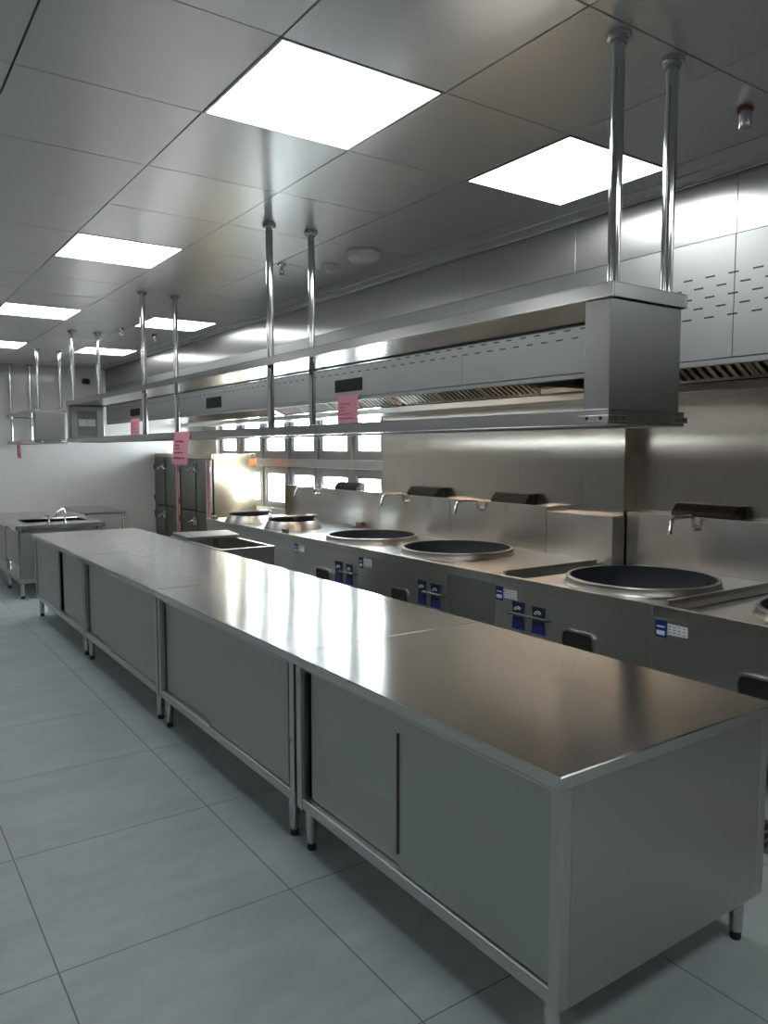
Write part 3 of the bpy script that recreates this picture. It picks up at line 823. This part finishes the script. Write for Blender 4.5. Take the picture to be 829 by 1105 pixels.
fy = 9.15; b_ = NB()
tube(b_, [(1.785, fy, .80), (1.785, fy, .872)], .012, 12); tube(b_, [(1.955, fy, .80), (1.955, fy, .86)], .012, 12)
tube(b_, [(1.785, fy, .845), (1.955, fy, .845)], .010, 12)
tube(b_, arc_pts([(1.868, fy, .845), (1.868, fy, .915), (1.955, fy+.04, .955), (1.975, fy+.06, .89)], .03), .009, 12)
tube(b_, [(1.785, fy, .872), (1.735, fy-.02, .888)], [.009, .006], 10)
mx = part('mixer_tap', b_, M['chrome'], t)

t = thing('side_table', 'low steel side table against the white back wall beside the sink table', 'table', (2.72, 10.9, 0))
x0, x1, y0, y1 = 2.455, 2.975, 10.33, 11.55
b_ = NB(); box(b_, x0, x1, y0, y1, .765, .80, .003); part('tabletop', b_, M['top'], t)
b_ = NB(); box(b_, x0+.03, x1-.03, y0+.03, y1-.03, .70, .765); part('apron', b_, M['range'], t)
for x in (x0+.03, x1-.03):
    for y in (y0+.03, y1-.03):
        l = NB(); tube(l, [(x, y, .765), (x, y, 0)], .019, 14); part('leg', l, M['chrome_soft'], t)
b_ = NB(); box(b_, x0+.02, x1-.02, y0+.02, y1-.02, .2, .225, .003); part('lower_shelf', b_, M['frame'], t)

# ------------------------------------------------------------------ ceiling fittings
def sprinkler(x, y, label, red):
    t = thing('sprinkler', label, 'sprinkler', (x, y, CEIL), 'fire sprinklers in the ceiling')
    b_ = NB(); lathe(b_, [(0, 0), (.027, 0), (.027, -.008), (.022, -.014), (.0, -.014)], (x, y, CEIL), 24); part('escutcheon', b_, M['red'] if red else M['chrome_soft'], t)
    if red:
        b_ = NB(); lathe(b_, [(0, -.014), (.021, -.014), (.021, -.062), (.019, -.066), (.0, -.066)], (x, y, CEIL), 24); part('protective_cap', b_, M['chrome_soft'], t)
    else:
        b_ = NB(); tube(b_, [(x, y, CEIL-.014), (x, y, CEIL-.035)], .008, 12)
        for s in (-1, 1): tube(b_, [(x+s*.009, y, CEIL-.03), (x+s*.015, y, CEIL-.045), (x+s*.004, y, CEIL-.06)], .003, 8)
        lathe(b_, [(0, -.058), (.018, -.062), (.018, -.065), (0, -.066)], (x, y, CEIL), 20)
        part('sprinkler_head', b_, M['chrome_soft'], t)
sprinkler(2.585, 1.55, 'capped sprinkler with a red collar near the right picture edge', True)
sprinkler(2.60, 7.86, 'small capped sprinkler between the third pair of poles', True)
sprinkler(2.295, 4.45, 'bare sprinkler head between the second pair of poles', False)
sprinkler(2.204, 7.63, 'tiny sprinkler head left of the third pair of poles', False)
t = thing('smoke_detector', 'small round smoke detector on the ceiling just right of the second pair of poles', 'smoke detector', (2.563, 4.30, CEIL))
b_ = NB(); lathe(b_, [(0, 0), (.055, 0), (.055, -.014), (.05, -.03), (.0, -.031)], (2.563, 4.30, CEIL), 32); part('base', b_, M['dome'], t)
b_ = NB(); lathe(b_, [(0, -.031), (.034, -.031), (.03, -.045), (.012, -.052), (0, -.053)], (2.563, 4.30, CEIL), 32); part('sensor', b_, M['plasticwhite'], t)
t = thing('dome_fixture', 'wide pale dome fixture on the ceiling right of the smoke detector', 'ceiling fixture', (2.55, 3.90, CEIL))
b_ = NB(); lathe(b_, [(0, 0), (.105, 0), (.105, -.012), (0, -.012)], (2.55, 3.90, CEIL), 40); part('ring', b_, M['dome'], t)
b_ = NB(); lathe(b_, [(.10, -.012), (.092, -.04), (.07, -.058), (.03, -.066), (0, -.067)], (2.55, 3.90, CEIL), 40); part('dome', b_, M['plasticwhite'], t)
t = thing('wall_camera', 'small black camera box high on the white back wall', 'camera', (2.825, 11.6, 2.59))
b_ = NB(); box(b_, 2.775, 2.87, 11.54, 11.62, 2.55, 2.625, .008); part('housing', b_, M['black'], t)
b_ = NB(); tube(b_, [(2.822, 11.62, 2.59), (2.822, YB-.001, 2.60)], .012, 12); part('bracket', b_, M['black'], t)
b_ = NB(); tube(b_, [(2.81, 11.541, 2.585), (2.81, 11.53, 2.585)], .02, 16); part('lens', b_, M['blackgloss'], t)

# ------------------------------------------------------------------ outdoors
w = bpy.data.worlds.new('World'); scn.world = w; w.use_nodes = True
bg = w.node_tree.nodes['Background']
bg.inputs['Color'].default_value = (0.90, 0.95, 1.0, 1); bg.inputs['Strength'].default_value = 30.0
sun = bpy.data.lights.new('sun', 'SUN'); sun.energy = 15.0; sun.color = (1.0, 0.86, 0.66); sun.angle = math.radians(1.0)
so = bpy.data.objects.new('sun', sun); COL.objects.link(so); so.location = (12, -8, 10)
so.rotation_euler = Vector((-0.45, 0.75, -0.35)).to_track_quat('-Z', 'Y').to_euler()

# ------------------------------------------------------------------ camera
cam = bpy.data.cameras.new('camera'); co = bpy.data.objects.new('camera', cam); COL.objects.link(co)
cam.sensor_fit = 'VERTICAL'; cam.sensor_height = 36.0
cam.lens = 829.65 * 36.0 / 1105.0
cam.clip_start = 0.02
yaw, pitch = 0.605582881, -0.0808155
co.location = (0, 0, 1.609)
d = Vector((math.sin(yaw)*math.cos(pitch), math.cos(yaw)*math.cos(pitch), math.sin(pitch)))
co.rotation_euler = d.to_track_quat('-Z', 'Y').to_euler()
scn.camera = co

vs = scn.view_settings
scn.display_settings.display_device = 'sRGB'
vs.view_transform = 'Standard'; vs.look = 'None'; vs.gamma = 1.0; vs.use_curve_mapping = False
vs.exposure = 0.38
cy = scn.cycles
cy.max_bounces = 12; cy.diffuse_bounces = 5; cy.glossy_bounces = 8; cy.transparent_max_bounces = 12
cy.sample_clamp_indirect = 20.0
cy.use_denoising = True
